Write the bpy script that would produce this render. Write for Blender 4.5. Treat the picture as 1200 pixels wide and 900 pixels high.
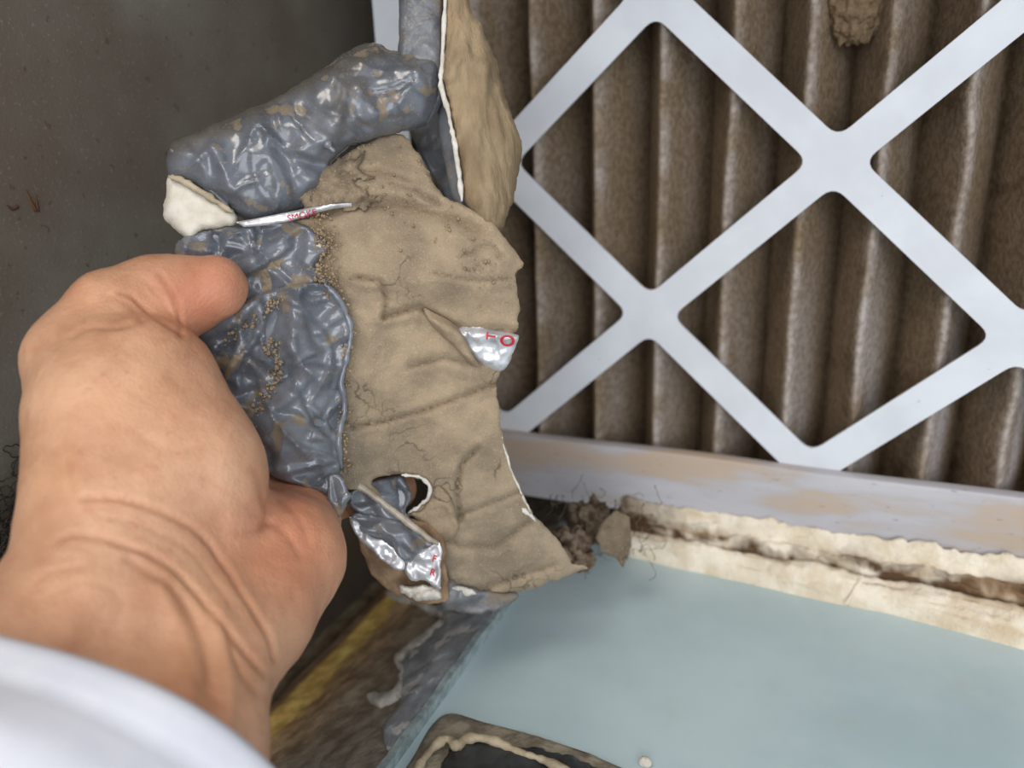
import bpy, bmesh, math, random
import numpy as np
from mathutils import Vector, Matrix
from mathutils.geometry import delaunay_2d_cdt

for o in list(bpy.data.objects):
    bpy.data.objects.remove(o, do_unlink=True)
scene = bpy.context.scene
COL = scene.collection
random.seed(4)
RNG = np.random.default_rng(7)

# ------------------------------------------------------------------ camera
F = 1000.0                                   # focal length in pixels of a 1200 x 900 frame
YAW, PITCH, ROLL = 0.40621, 0.32836, -0.03602
CAM = np.array([0.07945, -0.32666, 0.08576])
cy, sy, cp, sp = math.cos(YAW), math.sin(YAW), math.cos(PITCH), math.sin(PITCH)
FW = np.array([-sy*cp, cy*cp, -sp]); _r = np.array([cy, sy, 0.0]); _u = np.cross(_r, FW)
RT = math.cos(ROLL)*_r + math.sin(ROLL)*_u
UP = -math.sin(ROLL)*_r + math.cos(ROLL)*_u
cd = bpy.data.cameras.new('camera')
cam = bpy.data.objects.new('camera', cd); COL.objects.link(cam)
m = Matrix.Identity(4)
for i in range(3):
    m[i][0], m[i][1], m[i][2], m[i][3] = RT[i], UP[i], -FW[i], CAM[i]
cam.matrix_world = m
cd.sensor_width = 36; cd.lens = 36*F/1200; cd.clip_start = 0.01; cd.clip_end = 20
cd.dof.use_dof = True; cd.dof.focus_distance = 0.243; cd.dof.aperture_fstop = 9.0
scene.camera = cam

# ------------------------------------------------------------------ world, light, exposure
w = bpy.data.worlds.new('daylight'); scene.world = w; w.use_nodes = True
bg = w.node_tree.nodes['Background']
bg.inputs[0].default_value = (0.93, 0.96, 1.0, 1); bg.inputs[1].default_value = 0.85
def area(name, loc, target, size, power, color):
    l = bpy.data.lights.new(name, 'AREA'); l.shape = 'RECTANGLE'; l.size, l.size_y = size
    l.energy = power; l.color = color
    o = bpy.data.objects.new(name, l); COL.objects.link(o); o.location = loc
    o.rotation_euler = (Vector(target)-Vector(loc)).to_track_quat('-Z', 'Y').to_euler()
    return o
area('open_doorway_daylight', (0.45, -1.25, 0.30), (0, -0.05, -0.02), (1.1, 0.9), 10.0, (0.97, 0.98, 1.0))
area('room_ceiling_lamp', (-0.16, -0.72, 0.95), (0, -0.1, 0), (0.35, 0.35), 3.4, (1.0, 0.90, 0.78))
vs = scene.view_settings
vs.view_transform = 'Standard'; vs.look = 'None'; vs.gamma = 1; vs.exposure = -0.06
vs.use_curve_mapping = False

# ------------------------------------------------------------------ helpers
def at(px, py, d):
    """points at image position px,py and distance d (metres along the view axis)"""
    px = np.asarray(px, float); py = np.asarray(py, float); d = np.asarray(d, float)
    v = FW + RT*((px-600)/F)[..., None] - UP*((py-450)/F)[..., None]
    return CAM + v*d[..., None]
def to_px(P):
    W = np.asarray(P)-CAM; z = W@FW
    return 600+F*(W@RT)/z, 450-F*(W@UP)/z, z
def _hash(i, j, k, seed):
    h = (i*374761393 + j*668265263 + k*2147483647 + seed*974634777) & 0xffffffff
    h = ((h ^ (h >> 13))*1274126177) & 0xffffffff
    h = ((h ^ (h >> 16))*2246822519) & 0xffffffff
    return ((h ^ (h >> 15)) & 0xffffff)/float(0xffffff)
def noise(P, scale, seed=0):
    P = np.atleast_2d(np.asarray(P, float))*scale
    if P.shape[1] == 2: P = np.concatenate([P, np.zeros((len(P), 1))], 1)
    I = np.floor(P).astype(np.int64); f = P-I; f = f*f*f*(f*(f*6-15)+10)
    r = 0
    for a in (0, 1):
        for b in (0, 1):
            for c in (0, 1):
                wgt = (f[:, 0] if a else 1-f[:, 0])*(f[:, 1] if b else 1-f[:, 1])*(f[:, 2] if c else 1-f[:, 2])
                r = r + wgt*_hash(I[:, 0]+a, I[:, 1]+b, I[:, 2]+c, seed)
    return r*2-1
def fbm(P, scale, oct=4, seed=0):
    r = 0; a = 1; t = 0
    for o in range(oct):
        r = r + a*noise(P, scale*2**o, seed+o*17); t += a; a *= .5
    return r/t
def crumple(P, scale, seed=0, oct=3):
    """sharp folds, like creased tape: 0..1"""
    P = np.atleast_2d(np.asarray(P, float))
    if P.shape[1] == 2: P = np.concatenate([P, np.zeros((len(P), 1))], 1)
    wv = np.stack([noise(P, scale*.6, seed+91), noise(P, scale*.6, seed+92), noise(P, scale*.6, seed+93)], 1)/scale*.5
    r = 0; a = 1; t = 0
    for o in range(oct):
        r = r + a*(1-np.abs(noise(P+wv, scale*2**o, seed+o*7)))**2.2; t += a; a *= .5
    return r/t
def folds(P, n, seed, amp, length=(18, 60), width=(2.5, 7), direc=None):
    """straight sharp creases of many directions, smooth between, as in crushed tape"""
    r = np.random.default_rng(seed); lo, hi = P.min(0), P.max(0); h = np.zeros(len(P))
    for i in range(n):
        c = lo+(hi-lo)*r.random(2); a = r.uniform(0, math.pi) if direc is None else r.normal(direc, .5)
        t = np.array([math.cos(a), math.sin(a)]); nn = np.array([-t[1], t[0]]); q = P-c
        L = r.uniform(*length); w = r.uniform(*width); A = amp*r.uniform(.3, 1)*r.choice([-1, 1, 1])
        sd = q@nn+6*np.sin((q@t)/L*2+i); env = np.exp(-((q@t)/L)**4)
        if r.random() < .6: h += A*np.exp(-np.sqrt((sd/w)**2+.05))*env
        else: h += .8*A*np.tanh(sd/w)*np.exp(-np.abs(sd)/(5*w))*env
    return h
def sstep(a, b, x):
    t = np.clip((np.asarray(x, float)-a)/(b-a), 0, 1); return t*t*(3-2*t)
def polydist(Q, line, far=None):
    Q = np.asarray(Q, float); line = np.asarray(line, float)
    best = np.full(len(Q), 1e9)
    if far is not None:                      # only points near the line matter
        ok = ((Q > line.min(0)-far) & (Q < line.max(0)+far)).all(1)
        best[ok] = polydist(Q[ok], line); return best
    for a, b in zip(line[:-1], line[1:]):
        ab = b-a; t = np.clip(((Q-a)@ab)/max(ab@ab, 1e-12), 0, 1)
        best = np.minimum(best, np.linalg.norm(Q-(a+t[:, None]*ab), axis=1))
    return best
def inside(Q, poly):
    Q = np.asarray(Q, float); r = np.zeros(len(Q), bool); n = len(poly)
    for i in range(n):
        x1, y1 = poly[i]; x2, y2 = poly[(i+1) % n]
        c = ((y1 > Q[:, 1]) != (y2 > Q[:, 1]))
        with np.errstate(divide='ignore', invalid='ignore'):
            xi = (x2-x1)*(Q[:, 1]-y1)/((y2-y1) if y2 != y1 else 1e-12)+x1
        r ^= c & (Q[:, 0] < xi)
    return r

def link(name, me, mat, parent=None):
    if mat and not me.materials: me.materials.append(mat)
    o = bpy.data.objects.new(name, me); COL.objects.link(o)
    if parent is not None: o.parent = parent
    return o
def mesh(name, V, Fc, mat, parent=None, smooth=True, sharp=None, color=None):
    V = np.asarray(V, float)
    if parent is not None: V = V-np.array(base_of(parent))
    me = bpy.data.meshes.new(name)
    me.from_pydata(V.tolist(), [], [list(map(int, f)) for f in Fc]); me.update()
    bm = bmesh.new(); bm.from_mesh(me); bmesh.ops.recalc_face_normals(bm, faces=bm.faces); bm.to_mesh(me); bm.free()
    if smooth:
        me.polygons.foreach_set('use_smooth', [True]*len(me.polygons))
        if sharp: me.set_sharp_from_angle(angle=math.radians(sharp))
    if color is not None:
        ca = me.color_attributes.new('tint', 'FLOAT_COLOR', 'POINT')
        c = np.ones((len(V), 4)); c[:, :3] = color
        ca.data.foreach_set('color', c.ravel())
    return link(name, me, mat, parent)
def base_of(o):
    p = Vector((0, 0, 0))
    while o is not None: p = p+o.location; o = o.parent
    return p
def thing(name, label, cat, loc, group=None):
    o = bpy.data.objects.new(name, None); COL.objects.link(o); o.location = loc
    o.empty_display_size = 0.02
    return tag(o, label, cat, group)
def tag(o, label, cat, group=None):
    o['label'] = label; o['category'] = cat
    if group: o['group'] = group
    return o
def struct(o, label=None, cat=None):
    o['kind'] = 'structure'
    if label: o['label'] = label
    if cat: o['category'] = cat
    return o

def srgb(r, g, b):
    f = lambda c: (c/255/12.92) if c/255 <= .04045 else ((c/255+.055)/1.055)**2.4
    return (f(r), f(g), f(b))

def mat(name, c1, c2=None, scale=200, rough=.6, metal=0, bump=None, spots=None, attr=False, sss=0, detail=6,
        coat=0, contrast=(.35, .65), stretch=None, alpha=1, spec=.5, rough2=None, cracks=None):
    """principled material: colours mixed by noise in object space, optional spots [(scale, threshold, width, colour, amount)], bump [(scale, strength, dist, kind)]"""
    mt = bpy.data.materials.new(name); mt.use_nodes = True
    nt = mt.node_tree; N = nt.nodes; L = nt.links
    p = N['Principled BSDF']
    tc = N.new('ShaderNodeTexCoord'); co = tc.outputs['Object']
    if stretch:
        mp = N.new('ShaderNodeMapping'); mp.inputs['Scale'].default_value = stretch; L.new(co, mp.inputs['Vector']); co2 = mp.outputs[0]
    else: co2 = co
    def nz(sc, det=detail, v=co, ro=.55):
        n = N.new('ShaderNodeTexNoise'); n.inputs['Scale'].default_value = sc; n.inputs['Detail'].default_value = det
        n.inputs['Roughness'].default_value = ro; L.new(v, n.inputs['Vector']); return n.outputs['Fac']
    def mix(fac, a, b, blend='MIX'):
        x = N.new('ShaderNodeMix'); x.data_type = 'RGBA'; x.blend_type = blend
        if hasattr(fac, 'is_output'): L.new(fac, x.inputs[0])
        else: x.inputs[0].default_value = fac
        for v, s in ((a, x.inputs[6]), (b, x.inputs[7])):
            if hasattr(v, 'is_output'): L.new(v, s)
            else: s.default_value = (*v, 1)
        return x.outputs[2]
    def rng(v, a, b, lo=0, hi=1):
        r = N.new('ShaderNodeMapRange'); r.inputs[1].default_value = a; r.inputs[2].default_value = b
        r.inputs[3].default_value = lo; r.inputs[4].default_value = hi
        r.interpolation_type = 'SMOOTHSTEP'; L.new(v, r.inputs[0]); return r.outputs[0]
    col = c1
    if c2 is not None: 
        nf = nz(scale, v=co2)
        col = mix(rng(nf, *contrast), c1, c2)
    if attr:
        a = N.new('ShaderNodeAttribute'); a.attribute_name = 'tint'
        col = mix(1.0, col, a.outputs['Color'], 'MULTIPLY')
    for s in (spots or []):
        sc, th, wd, c, amt = s[:5]
        f = rng(nz(sc, s[5] if len(s) > 5 else 4, co2), th, th+wd, 0, amt)
        col = mix(f, col, c)
        if rough2 is not None and s is spots[0]:
            r = rng(f, 0, 1, rough, rough2); L.new(r, p.inputs['Roughness'])
    crk = None
    if cracks:                                                   # fine dried crackle lines
        csc, cw, cc = cracks
        wn = N.new('ShaderNodeTexNoise'); wn.inputs['Scale'].default_value = csc*1.3; wn.inputs['Detail'].default_value = 4; L.new(co, wn.inputs['Vector'])
        vm = N.new('ShaderNodeVectorMath'); vm.operation = 'MULTIPLY_ADD'; L.new(wn.outputs['Color'], vm.inputs[0])
        vm.inputs[1].default_value = (1.6/csc,)*3; L.new(co, vm.inputs[2])
        vo_ = N.new('ShaderNodeTexVoronoi'); vo_.feature = 'DISTANCE_TO_EDGE'; vo_.inputs['Scale'].default_value = csc; L.new(vm.outputs[0], vo_.inputs['Vector'])
        line = rng(vo_.outputs['Distance'], 0, cw, 1, 0); mask = rng(nz(csc*.45, 3), .50, .62)
        mu = N.new('ShaderNodeMath'); mu.operation = 'MULTIPLY'; L.new(line, mu.inputs[0]); L.new(mask, mu.inputs[1]); crk = mu.outputs[0]
        m2 = N.new('ShaderNodeMath'); m2.operation = 'MULTIPLY'; L.new(crk, m2.inputs[0]); m2.inputs[1].default_value = .6
        col = mix(m2.outputs[0], col, cc)
    if hasattr(col, 'is_output'): L.new(col, p.inputs['Base Color'])
    else: p.inputs['Base Color'].default_value = (*col, 1)
    if rough2 is None or not spots: p.inputs['Roughness'].default_value = rough
    p.inputs['Metallic'].default_value = metal
    p.inputs['Specular IOR Level'].default_value = spec
    p.inputs['Coat Weight'].default_value = coat; p.inputs['Coat Roughness'].default_value = .15
    p.inputs['Alpha'].default_value = alpha
    if sss:
        p.inputs['Subsurface Weight'].default_value = sss
        p.inputs['Subsurface Radius'].default_value = (1.0, .4, .2); p.inputs['Subsurface Scale'].default_value = .0035
    last = None
    for (sc, st, di, kind) in (bump or []):
        if kind == 'voronoi':
            n = N.new('ShaderNodeTexVoronoi'); n.inputs['Scale'].default_value = sc; L.new(co2, n.inputs['Vector']); h = n.outputs['Distance']
        elif kind == 'wave':
            n = N.new('ShaderNodeTexWave'); n.inputs['Scale'].default_value = sc; n.inputs['Distortion'].default_value = 2; L.new(co2, n.inputs['Vector']); h = n.outputs['Fac']
        else: h = nz(sc, 5, co2)
        b = N.new('ShaderNodeBump'); b.inputs['Strength'].default_value = st; b.inputs['Distance'].default_value = di
        L.new(h, b.inputs['Height'])
        if last is not None: L.new(last, b.inputs['Normal'])
        last = b.outputs[0]
    if last is not None: L.new(last, p.inputs['Normal'])
    return mt

M = {}
M['wall'] = mat('painted_cabinet_steel', srgb(124, 120, 110), srgb(100, 90, 79), 11, .40, 0, bump=[(900, .25, .0006, 'n')],
    spots=[(700, .58, .12, srgb(150, 145, 136), .35), (240, .66, .05, srgb(80, 62, 46), .6, 2)])
M['dark'] = mat('dark_cavity_steel', srgb(60, 54, 48), srgb(40, 36, 33), 30, .6)
M['panel'] = mat('pale_teal_panel', srgb(194, 213, 217), srgb(178, 200, 205), 14, .30, 0, spots=[(45, .58, .2, srgb(186, 192, 182), .4)], bump=[(30, .05, .002, 'n')])
M['lip'] = mat('panel_edge', srgb(176, 192, 194), srgb(140, 155, 158), 300, .4, .2, bump=[(1500, .3, .0004, 'n')])
M['rail'] = mat('painted_rail', srgb(184, 182, 187), srgb(164, 161, 166), 40, .45, 0, bump=[(700, .15, .0004, 'n')],
    spots=[(40, .45, .12, srgb(184, 160, 134), .75, 4), (900, .68, .05, srgb(96, 80, 66), .6, 2)], stretch=(.28, 1, 1.3))
M['cardboard'] = mat('white_coated_card', srgb(218, 222, 228), srgb(208, 211, 218), 40, .42, 0, spots=[(500, .74, .03, srgb(150, 120, 85), .6, 2)], bump=[(1500, .08, .0003, 'n')])
M['media'] = mat('dusty_filter_media', srgb(255, 252, 248), srgb(216, 208, 198), 420, .95, attr=True, spec=.1,
    bump=[(420, .6, .0016, 'n'), (1300, .8, .0009, 'n')])
M['cream'] = mat('torn_duct_board', srgb(255, 252, 246), srgb(234, 225, 210), 90, .9, attr=True, spec=.2, bump=[(500, .7, .0012, 'n'), (1600, .6, .0006, 'n')])
M['ledge'] = mat('dirty_ledge', srgb(255, 252, 245), srgb(205, 196, 184), 120, .85, attr=True, spec=.25, bump=[(300, .8, .0016, 'n'), (1100, .7, .0008, 'n')])
M['dust'] = mat('dust_caked_jacket', srgb(170, 151, 126), srgb(147, 131, 110), 75, .92, attr=True, spec=.12,
    bump=[(2400, .55, .0006, 'n'), (420, .35, .0010, 'n')], spots=[(1900, .56, .14, srgb(204, 186, 158), .35, 2), (1700, .62, .1, srgb(120, 105, 86), .35, 2), (45, .60, .14, srgb(138, 124, 105), .55)], cracks=(75, .045, srgb(70, 60, 48)))
M['fluff'] = mat('fibrous_tan_jacket', srgb(164, 144, 115), srgb(132, 114, 90), 130, .9, attr=True, spec=.15, stretch=(1, 1, .3),
    bump=[(420, .6, .0014, 'n'), (1800, .4, .0006, 'n')])
M['tape'] = mat('grey_duct_tape', srgb(122, 126, 134), srgb(98, 103, 112), 60, .21, .15, attr=True,
    spots=[(120, .575, .07, srgb(134, 119, 97), .85, 8), (1300, .62, .05, srgb(156, 138, 110), .6, 2)], rough2=.85,
    bump=[(700, .08, .0005, 'n')], coat=.2)
M['tape_dusty'] = mat('dusty_grey_tape', srgb(122, 125, 130), srgb(96, 98, 104), 100, .36, .1, attr=True,
    spots=[(70, .50, .16, srgb(130, 117, 99), .85, 8), (1300, .60, .05, srgb(152, 137, 113), .5, 2)], rough2=.9,
    bump=[(900, .25, .0006, 'n')])
M['remnant'] = mat('tape_remnant', srgb(196, 202, 208), srgb(158, 164, 172), 120, .4, .0, attr=True, spots=[(110, .55, .05, srgb(244, 243, 240), .9, 6), (900, .62, .06, srgb(110, 108, 106), .4, 2)], bump=[(400, .5, .001, 'n')])
M['foil'] = mat('aluminium_foil', srgb(222, 222, 226), srgb(186, 186, 190), 200, .28, .45, bump=[(420, .15, .0006, 'n')])
M['film'] = mat('clear_plastic_film', srgb(178, 168, 152), srgb(150, 138, 120), 260, .3, .0, bump=[(380, .2, .0006, 'n')], coat=.3, attr=True)
M['white'] = mat('white_torn_fibre', srgb(226, 222, 214), srgb(200, 194, 182), 240, .85, spec=.2, bump=[(900, .6, .0008, 'n')])
M['foam'] = mat('white_foam', srgb(222, 217, 204), srgb(206, 198, 182), 160, .8, spec=.2, bump=[(900, .4, .0006, 'n'), (200, .2, .001, 'n')])
M['red'] = mat('red_ink', srgb(196, 36, 52), srgb(170, 30, 44), 400, .5)
M['brown'] = mat('brown_paper_backing', srgb(156, 132, 106), srgb(122, 100, 80), 160, .9, attr=True, spec=.15, bump=[(700, .6, .0008, 'n')])
M['skin'] = mat('skin', srgb(212, 166, 134), srgb(194, 146, 115), 60, .46, attr=True, sss=.18, spec=.38,
    spots=[(150, .54, .2, srgb(192, 132, 104), .45), (420, .60, .12, srgb(174, 120, 96), .3), (38, .52, .2, srgb(198, 140, 112), .45)], bump=[(1300, .22, .0005, 'voronoi'), (420, .22, .0007, 'n')])
M['nail'] = mat('fingernail', srgb(206, 160, 140), srgb(196, 148, 128), 100, .3, sss=.1)
M['sleeve'] = mat('white_cotton', srgb(232, 233, 240), srgb(220, 222, 232), 40, .85, spec=.2, bump=[(2200, .2, .0003, 'wave')])
M['hair'] = mat('dark_fibre', srgb(58, 50, 42), srgb(40, 34, 28), 200, .7)
M['dustclump'] = mat('brown_dust_clump', srgb(164, 146, 126), srgb(92, 76, 62), 260, 1.0, spec=.05, bump=[(900, 1.0, .003, 'n')])
M['gunk'] = mat('beige_sealant', srgb(186, 172, 146), srgb(150, 136, 112), 160, .75, bump=[(500, .5, .001, 'n')])
M['dustbase'] = mat('grey_beige_dust', srgb(158, 150, 132), srgb(116, 108, 94), 120, .95, spec=.1, attr=True, bump=[(500, .6, .0015, 'n')])
M['black'] = mat('dark_wet_gasket', srgb(58, 62, 64), srgb(38, 40, 42), 120, .35, bump=[(300, .3, .001, 'n')])

def box(x0, x1, y0, y1, z0, z1):
    V = [(x, y, z) for x in (x0, x1) for y in (y0, y1) for z in (z0, z1)]
    Fc = [(0, 1, 3, 2), (4, 6, 7, 5), (0, 4, 5, 1), (2, 3, 7, 6), (0, 2, 6, 4), (1, 5, 7, 3)]
    return V, Fc
def grid_faces(nu, nv, wrap_u=False, wrap_v=False):
    Fc = []
    for i in range(nu if wrap_u else nu-1):
        for j in range(nv if wrap_v else nv-1):
            a = i*nv+j; b = ((i+1) % nu)*nv+j; c = ((i+1) % nu)*nv+(j+1) % nv; d = i*nv+(j+1) % nv
            Fc.append((a, b, c, d))
    return Fc
def resample(pts, step, closed=True):
    pts = [np.array(p, float) for p in pts]; out = []
    seq = pts+[pts[0]] if closed else pts
    for a, b in zip(seq[:-1], seq[1:]):
        n = max(1, int(round(np.linalg.norm(b-a)/step)))
        for k in range(n): out.append(a+(b-a)*k/n)
    if not closed: out.append(seq[-1])
    return np.array(out)
def spline(pts, n=8, closed=True):
    """Catmull-Rom through the traced points"""
    P = np.array(pts, float); k = len(P); out = []
    rng_ = range(k) if closed else range(k-1)
    for i in rng_:
        if closed: p0, p1, p2, p3 = P[i-1], P[i], P[(i+1) % k], P[(i+2) % k]
        else: p0, p1, p2, p3 = P[max(i-1, 0)], P[i], P[i+1], P[min(i+2, k-1)]
        for j in range(n):
            t = j/n
            out.append(.5*((2*p1)+(-p0+p2)*t+(2*p0-5*p1+4*p2-p3)*t*t+(-p0+3*p1-3*p2+p3)*t**3))
    if not closed: out.append(P[-1])
    return np.array(out)
def triangulate(outline, step, holes=()):
    """dense triangle mesh of a polygon: points, triangles, distance to the rim"""
    loops = [np.asarray(outline)]+[np.asarray(h) for h in holes]
    bv = np.concatenate(loops); edges = []; s = 0
    for lp in loops:
        n = len(lp); edges += [(s+i, s+(i+1) % n) for i in range(n)]; s += n
    lo, hi = bv.min(0), bv.max(0); g = []
    row = 0; y = lo[1]
    while y < hi[1]:
        x = lo[0]+(row % 2)*step/2
        while x < hi[0]: g.append((x, y)); x += step
        y += step*.866; row += 1
    g = np.array(g)+RNG.normal(0, step*.08, (len(g), 2))
    ok = inside(g, loops[0])
    for h in loops[1:]: ok &= ~inside(g, h)
    g = g[ok]
    dist = np.full(len(g), 1e9)
    for lp in loops: dist = np.minimum(dist, polydist(g, np.concatenate([lp, lp[:1]])))
    g = g[dist > step*.55]; 
    pts = np.concatenate([bv, g])
    vo, eo, fo, _, _, _ = delaunay_2d_cdt([Vector(p) for p in pts], edges, [], 0, 1e-5)
    P = np.array([tuple(v) for v in vo]); T = np.array([f for f in fo if len(f) == 3])
    c = P[T].mean(1); ok = inside(c, loops[0])
    for h in loops[1:]: ok &= ~inside(c, h)
    T = T[ok]
    used = np.unique(T); remap = -np.ones(len(P), int); remap[used] = np.arange(len(used))
    P = P[used]; T = remap[T]
    D = np.full(len(P), 1e9)
    for lp in loops: D = np.minimum(D, polydist(P, np.concatenate([lp, lp[:1]])))
    return P, T, D
def slab(P, T, front, back):
    n = len(P); cnt = {}
    for t in T:
        for a, b in ((t[0], t[1]), (t[1], t[2]), (t[2], t[0])):
            cnt[(a, b)] = 1
    side = [(a, b, b+n, a+n) for (a, b) in cnt if (b, a) not in cnt]
    Fc = [tuple(t) for t in T]+[tuple(t[::-1]+n) for t in T]+side
    return np.concatenate([front, back]), Fc

# torn sheet of real thickness: traced outline, its own distance field, rounded rim, folds
def sheet(name, outline, depth, mt, parent, step=4, R=8, H=.0, thick=.002, wr=None, holes=(), rough=0, color=None, Hb=None, smooth=True, seed=1, curve=True):
    out = resample(spline(outline, 6), step*.9) if curve else resample(outline, step*.9)
    if rough: out = out+np.stack([noise(out, .11, seed+3), noise(out, .11, seed+4)], 1)*rough+RNG.normal(0, rough*.22, out.shape)
    hs = []
    for h in holes:
        h = resample(spline(h, 6), step*.9)
        if rough: h = h+np.stack([noise(h, .13, seed+5), noise(h, .13, seed+6)], 1)*rough*.7
        hs.append(h)
    P, T, D = triangulate(out, step, hs)
    t = np.clip(D/R, 0, 1); prof = np.sqrt(np.clip(1-(1-t)**2, 0, 1))
    d0 = depth(P)
    dz = 0
    if wr is not None: dz = wr(P)*np.clip(D/(2.5*step), 0, 1)
    hb = (thick if Hb is None else Hb)
    front = at(P[:, 0], P[:, 1], d0-H*prof+dz)
    back = at(P[:, 0], P[:, 1], d0+thick*.3+hb*prof)
    V, Fc = slab(P, T, front, back)
    c = None
    if color is not None: c = color(P, D); c = np.concatenate([c, c])
    else: c = np.ones((len(V), 3))
    return mesh(name, V, Fc, mt, parent, sharp=70, color=c)
def tube(name, pts, rad, mt, parent=None, n=8, color=None):
    P = np.asarray(pts, float); k = len(P); rad = np.broadcast_to(np.asarray(rad, float), (k,))
    V = []
    up = np.array([.31, .42, .85])
    for i in range(k):
        t = P[min(i+1, k-1)]-P[max(i-1, 0)]; t = t/(np.linalg.norm(t)+1e-12)
        a = np.cross(t, up); a /= np.linalg.norm(a)+1e-9; b = np.cross(t, a)
        for j in range(n):
            th = 2*math.pi*j/n; V.append(P[i]+rad[i]*(a*math.cos(th)+b*math.sin(th)))
    Fc = grid_faces(k, n, wrap_v=True)+[tuple(range(n))[::-1], tuple(range((k-1)*n, k*n))]
    return mesh(name, V, Fc, mt, parent, color=color)

# ------------------------------------------------------------------ the cabinet
def plate(name, x0, x1, y0, y1, z0, z1, mt):
    return mesh(name, *box(x0, x1, y0, y1, z0, z1), mt, smooth=False)
wl = struct(plate('wall_left', -0.154, -0.15, -0.42, 0.12, -0.22, 0.42, M['wall']), 'dull grey brown painted steel side wall of the air handler cabinet', 'wall')
wb = struct(plate('wall_back', -0.15, 0.36, 0.115, 0.12, -0.22, 0.42, M['dark']), 'dark steel wall behind the filter', 'wall')
struct(plate('ceiling', -0.154, 0.36, -0.14, 0.12, 0.25, 0.254, M['dark']), 'unseen steel top of the cabinet, added to shade the filter', 'ceiling')  # out of view; added and sized to darken the upper filter
struct(plate('floor', -0.154, 0.36, -0.42, 0.12, -0.224, -0.22, M['dark']), 'dark steel bottom of the cabinet', 'floor')

# pale teal sheet metal panel with an upturned left edge
PZ = -0.105; PX = -0.0395
pn = thing('metal_panel', 'smooth pale teal sheet metal panel below the filter rail', 'panel', (PX, -0.2, PZ))
mesh('panel_sheet', *box(PX, 0.36, -0.40, 0.004, PZ-.0015, PZ), M['panel'], pn, smooth=False)
V = []; n = 60
for i in range(n):
    y = -0.40+0.404*i/(n-1); z = PZ+.0042+.0004*math.sin(i*1.7)+.0003*math.sin(i*.6)
    V += [(PX-.0012, y, PZ-.0015), (PX-.0012, y, z), (PX+.0012, y, z), (PX+.0012, y, PZ-.0015)]
mesh('edge_flange', V, grid_faces(n, 4, wrap_v=True)+[(0, 1, 2, 3), tuple(range(4*n-4, 4*n))], M['lip'], pn, sharp=40)

# duct board ledge left of the panel: sloping surface with dirt, yellow fibre and tape
lg = thing('duct_board_ledge', 'dirty brown and grey duct board ledge with exposed yellow fibre beside the teal panel', 'ledge', (-0.095, -0.15, -0.16))
nx, ny = 90, 190
X = np.linspace(-0.1495, PX-.0013, nx); Y = np.linspace(-0.40, 0.09, ny)
gx, gy = np.meshgrid(X, Y, indexing='ij'); q = np.stack([gx.ravel(), gy.ravel(), 0*gx.ravel()], 1)
x_, y_ = q[:, 0], q[:, 1]
wob = .0035*fbm(q*np.array([.3, 1, 1]), 40, 3, 5)
xx = x_+wob
gz = np.interp(x_, [-.15, -.140, -.132, -.112, -.095, -.07, -.05, PX], [-.160, -.1575, -.150, -.141, -.1305, -.119, -.108, -.1035])
gz = gz + .0022*fbm(q, 55, 5, 11)*sstep(PX, PX-.02, x_) - .003*np.exp(-((xx+.138)/.0022)**2) - .0018*np.exp(-((xx+.098)/.0015)**2)*(noise(q, 30, 3) > -.2)
def cl(*c): return np.array(srgb(*c))
bands = [(-.15, cl(112, 104, 90)), (-.142, cl(100, 90, 76)), (-.1375, cl(60, 50, 42)), (-.131, cl(118, 100, 82)), (-.126, cl(130, 110, 86)),
         (-.1235, cl(224, 190, 112)), (-.112, cl(228, 196, 124)), (-.108, cl(208, 178, 120)), (-.1055, cl(186, 160, 126)), (-.094, cl(178, 156, 130)), (-.082, cl(160, 148, 132)), (-.06, cl(162, 156, 148)), (-.038, cl(160, 156, 150))]
bx_ = [b[0] for b in bands]
cols = np.stack([np.interp(xx, bx_, [b[1][k] for b in bands]) for k in range(3)], 1)
grey = (sstep(-.135, -.19, y_+.03*noise(q, 25, 8))*sstep(-.11, -.1, xx))[:, None]
cols = cols*(1-grey)+cl(166, 166, 162)*grey*(1+.25*noise(q, 260, 4)[:, None])
cols = cols*(1+.22*fbm(q, 120, 4, 9)[:, None])
V = np.stack([x_, y_, gz], 1)
mesh('board_surface', V, grid_faces(nx, ny), M['ledge'], lg, color=np.clip(cols*1.4, 0, 1))
LX, LY, LZ = X, Y, gz.reshape(nx, ny)
def ledge_z(x, y):
    i = np.clip(np.searchsorted(LX, x), 1, nx-1); j = np.clip(np.searchsorted(LY, y), 1, ny-1)
    fx = (x-LX[i-1])/(LX[i]-LX[i-1]); fy = (y-LY[j-1])/(LY[j]-LY[j-1])
    return (LZ[i-1, j-1]*(1-fx)*(1-fy)+LZ[i, j-1]*fx*(1-fy)+LZ[i-1, j]*(1-fx)*fy+LZ[i, j]*fx*fy)
def ray_ledge(px, py):
    d = FW+RT*(px-600)/F-UP*(py-450)/F
    best = None
    for t in np.linspace(.20, .44, 240):
        p = CAM+d*t
        if -.149 < p[0] < PX-.001 and p[2] < ledge_z(p[0], p[1]): return p
    t = (PZ-CAM[2])/d[2]; return CAM+d*t
def on_ledge(name, outline, mt, dz, H, step=5, rough=2, color=None, R=6):
    out = resample(spline(outline, 5), step)
    out = out+np.stack([noise(out, .12, 3), noise(out, .12, 4)], 1)*rough
    P, T, D = triangulate(out, step)
    B = np.array([ray_ledge(*p) for p in P])
    pr = np.sqrt(np.clip(1-(1-np.clip(D/R, 0, 1))**2, 0, 1))
    nrm = np.array([-.42, 0, .9])
    top = B+nrm*(dz+H*pr+.0006*fbm(B, 160, 3, 21)*pr)[:, None]; bot = B-nrm*.0012
    V, Fc = slab(P, T, top, bot)
    return mesh(name, V, Fc, mt, lg, sharp=75, color=np.ones((len(V), 3)))
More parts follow.
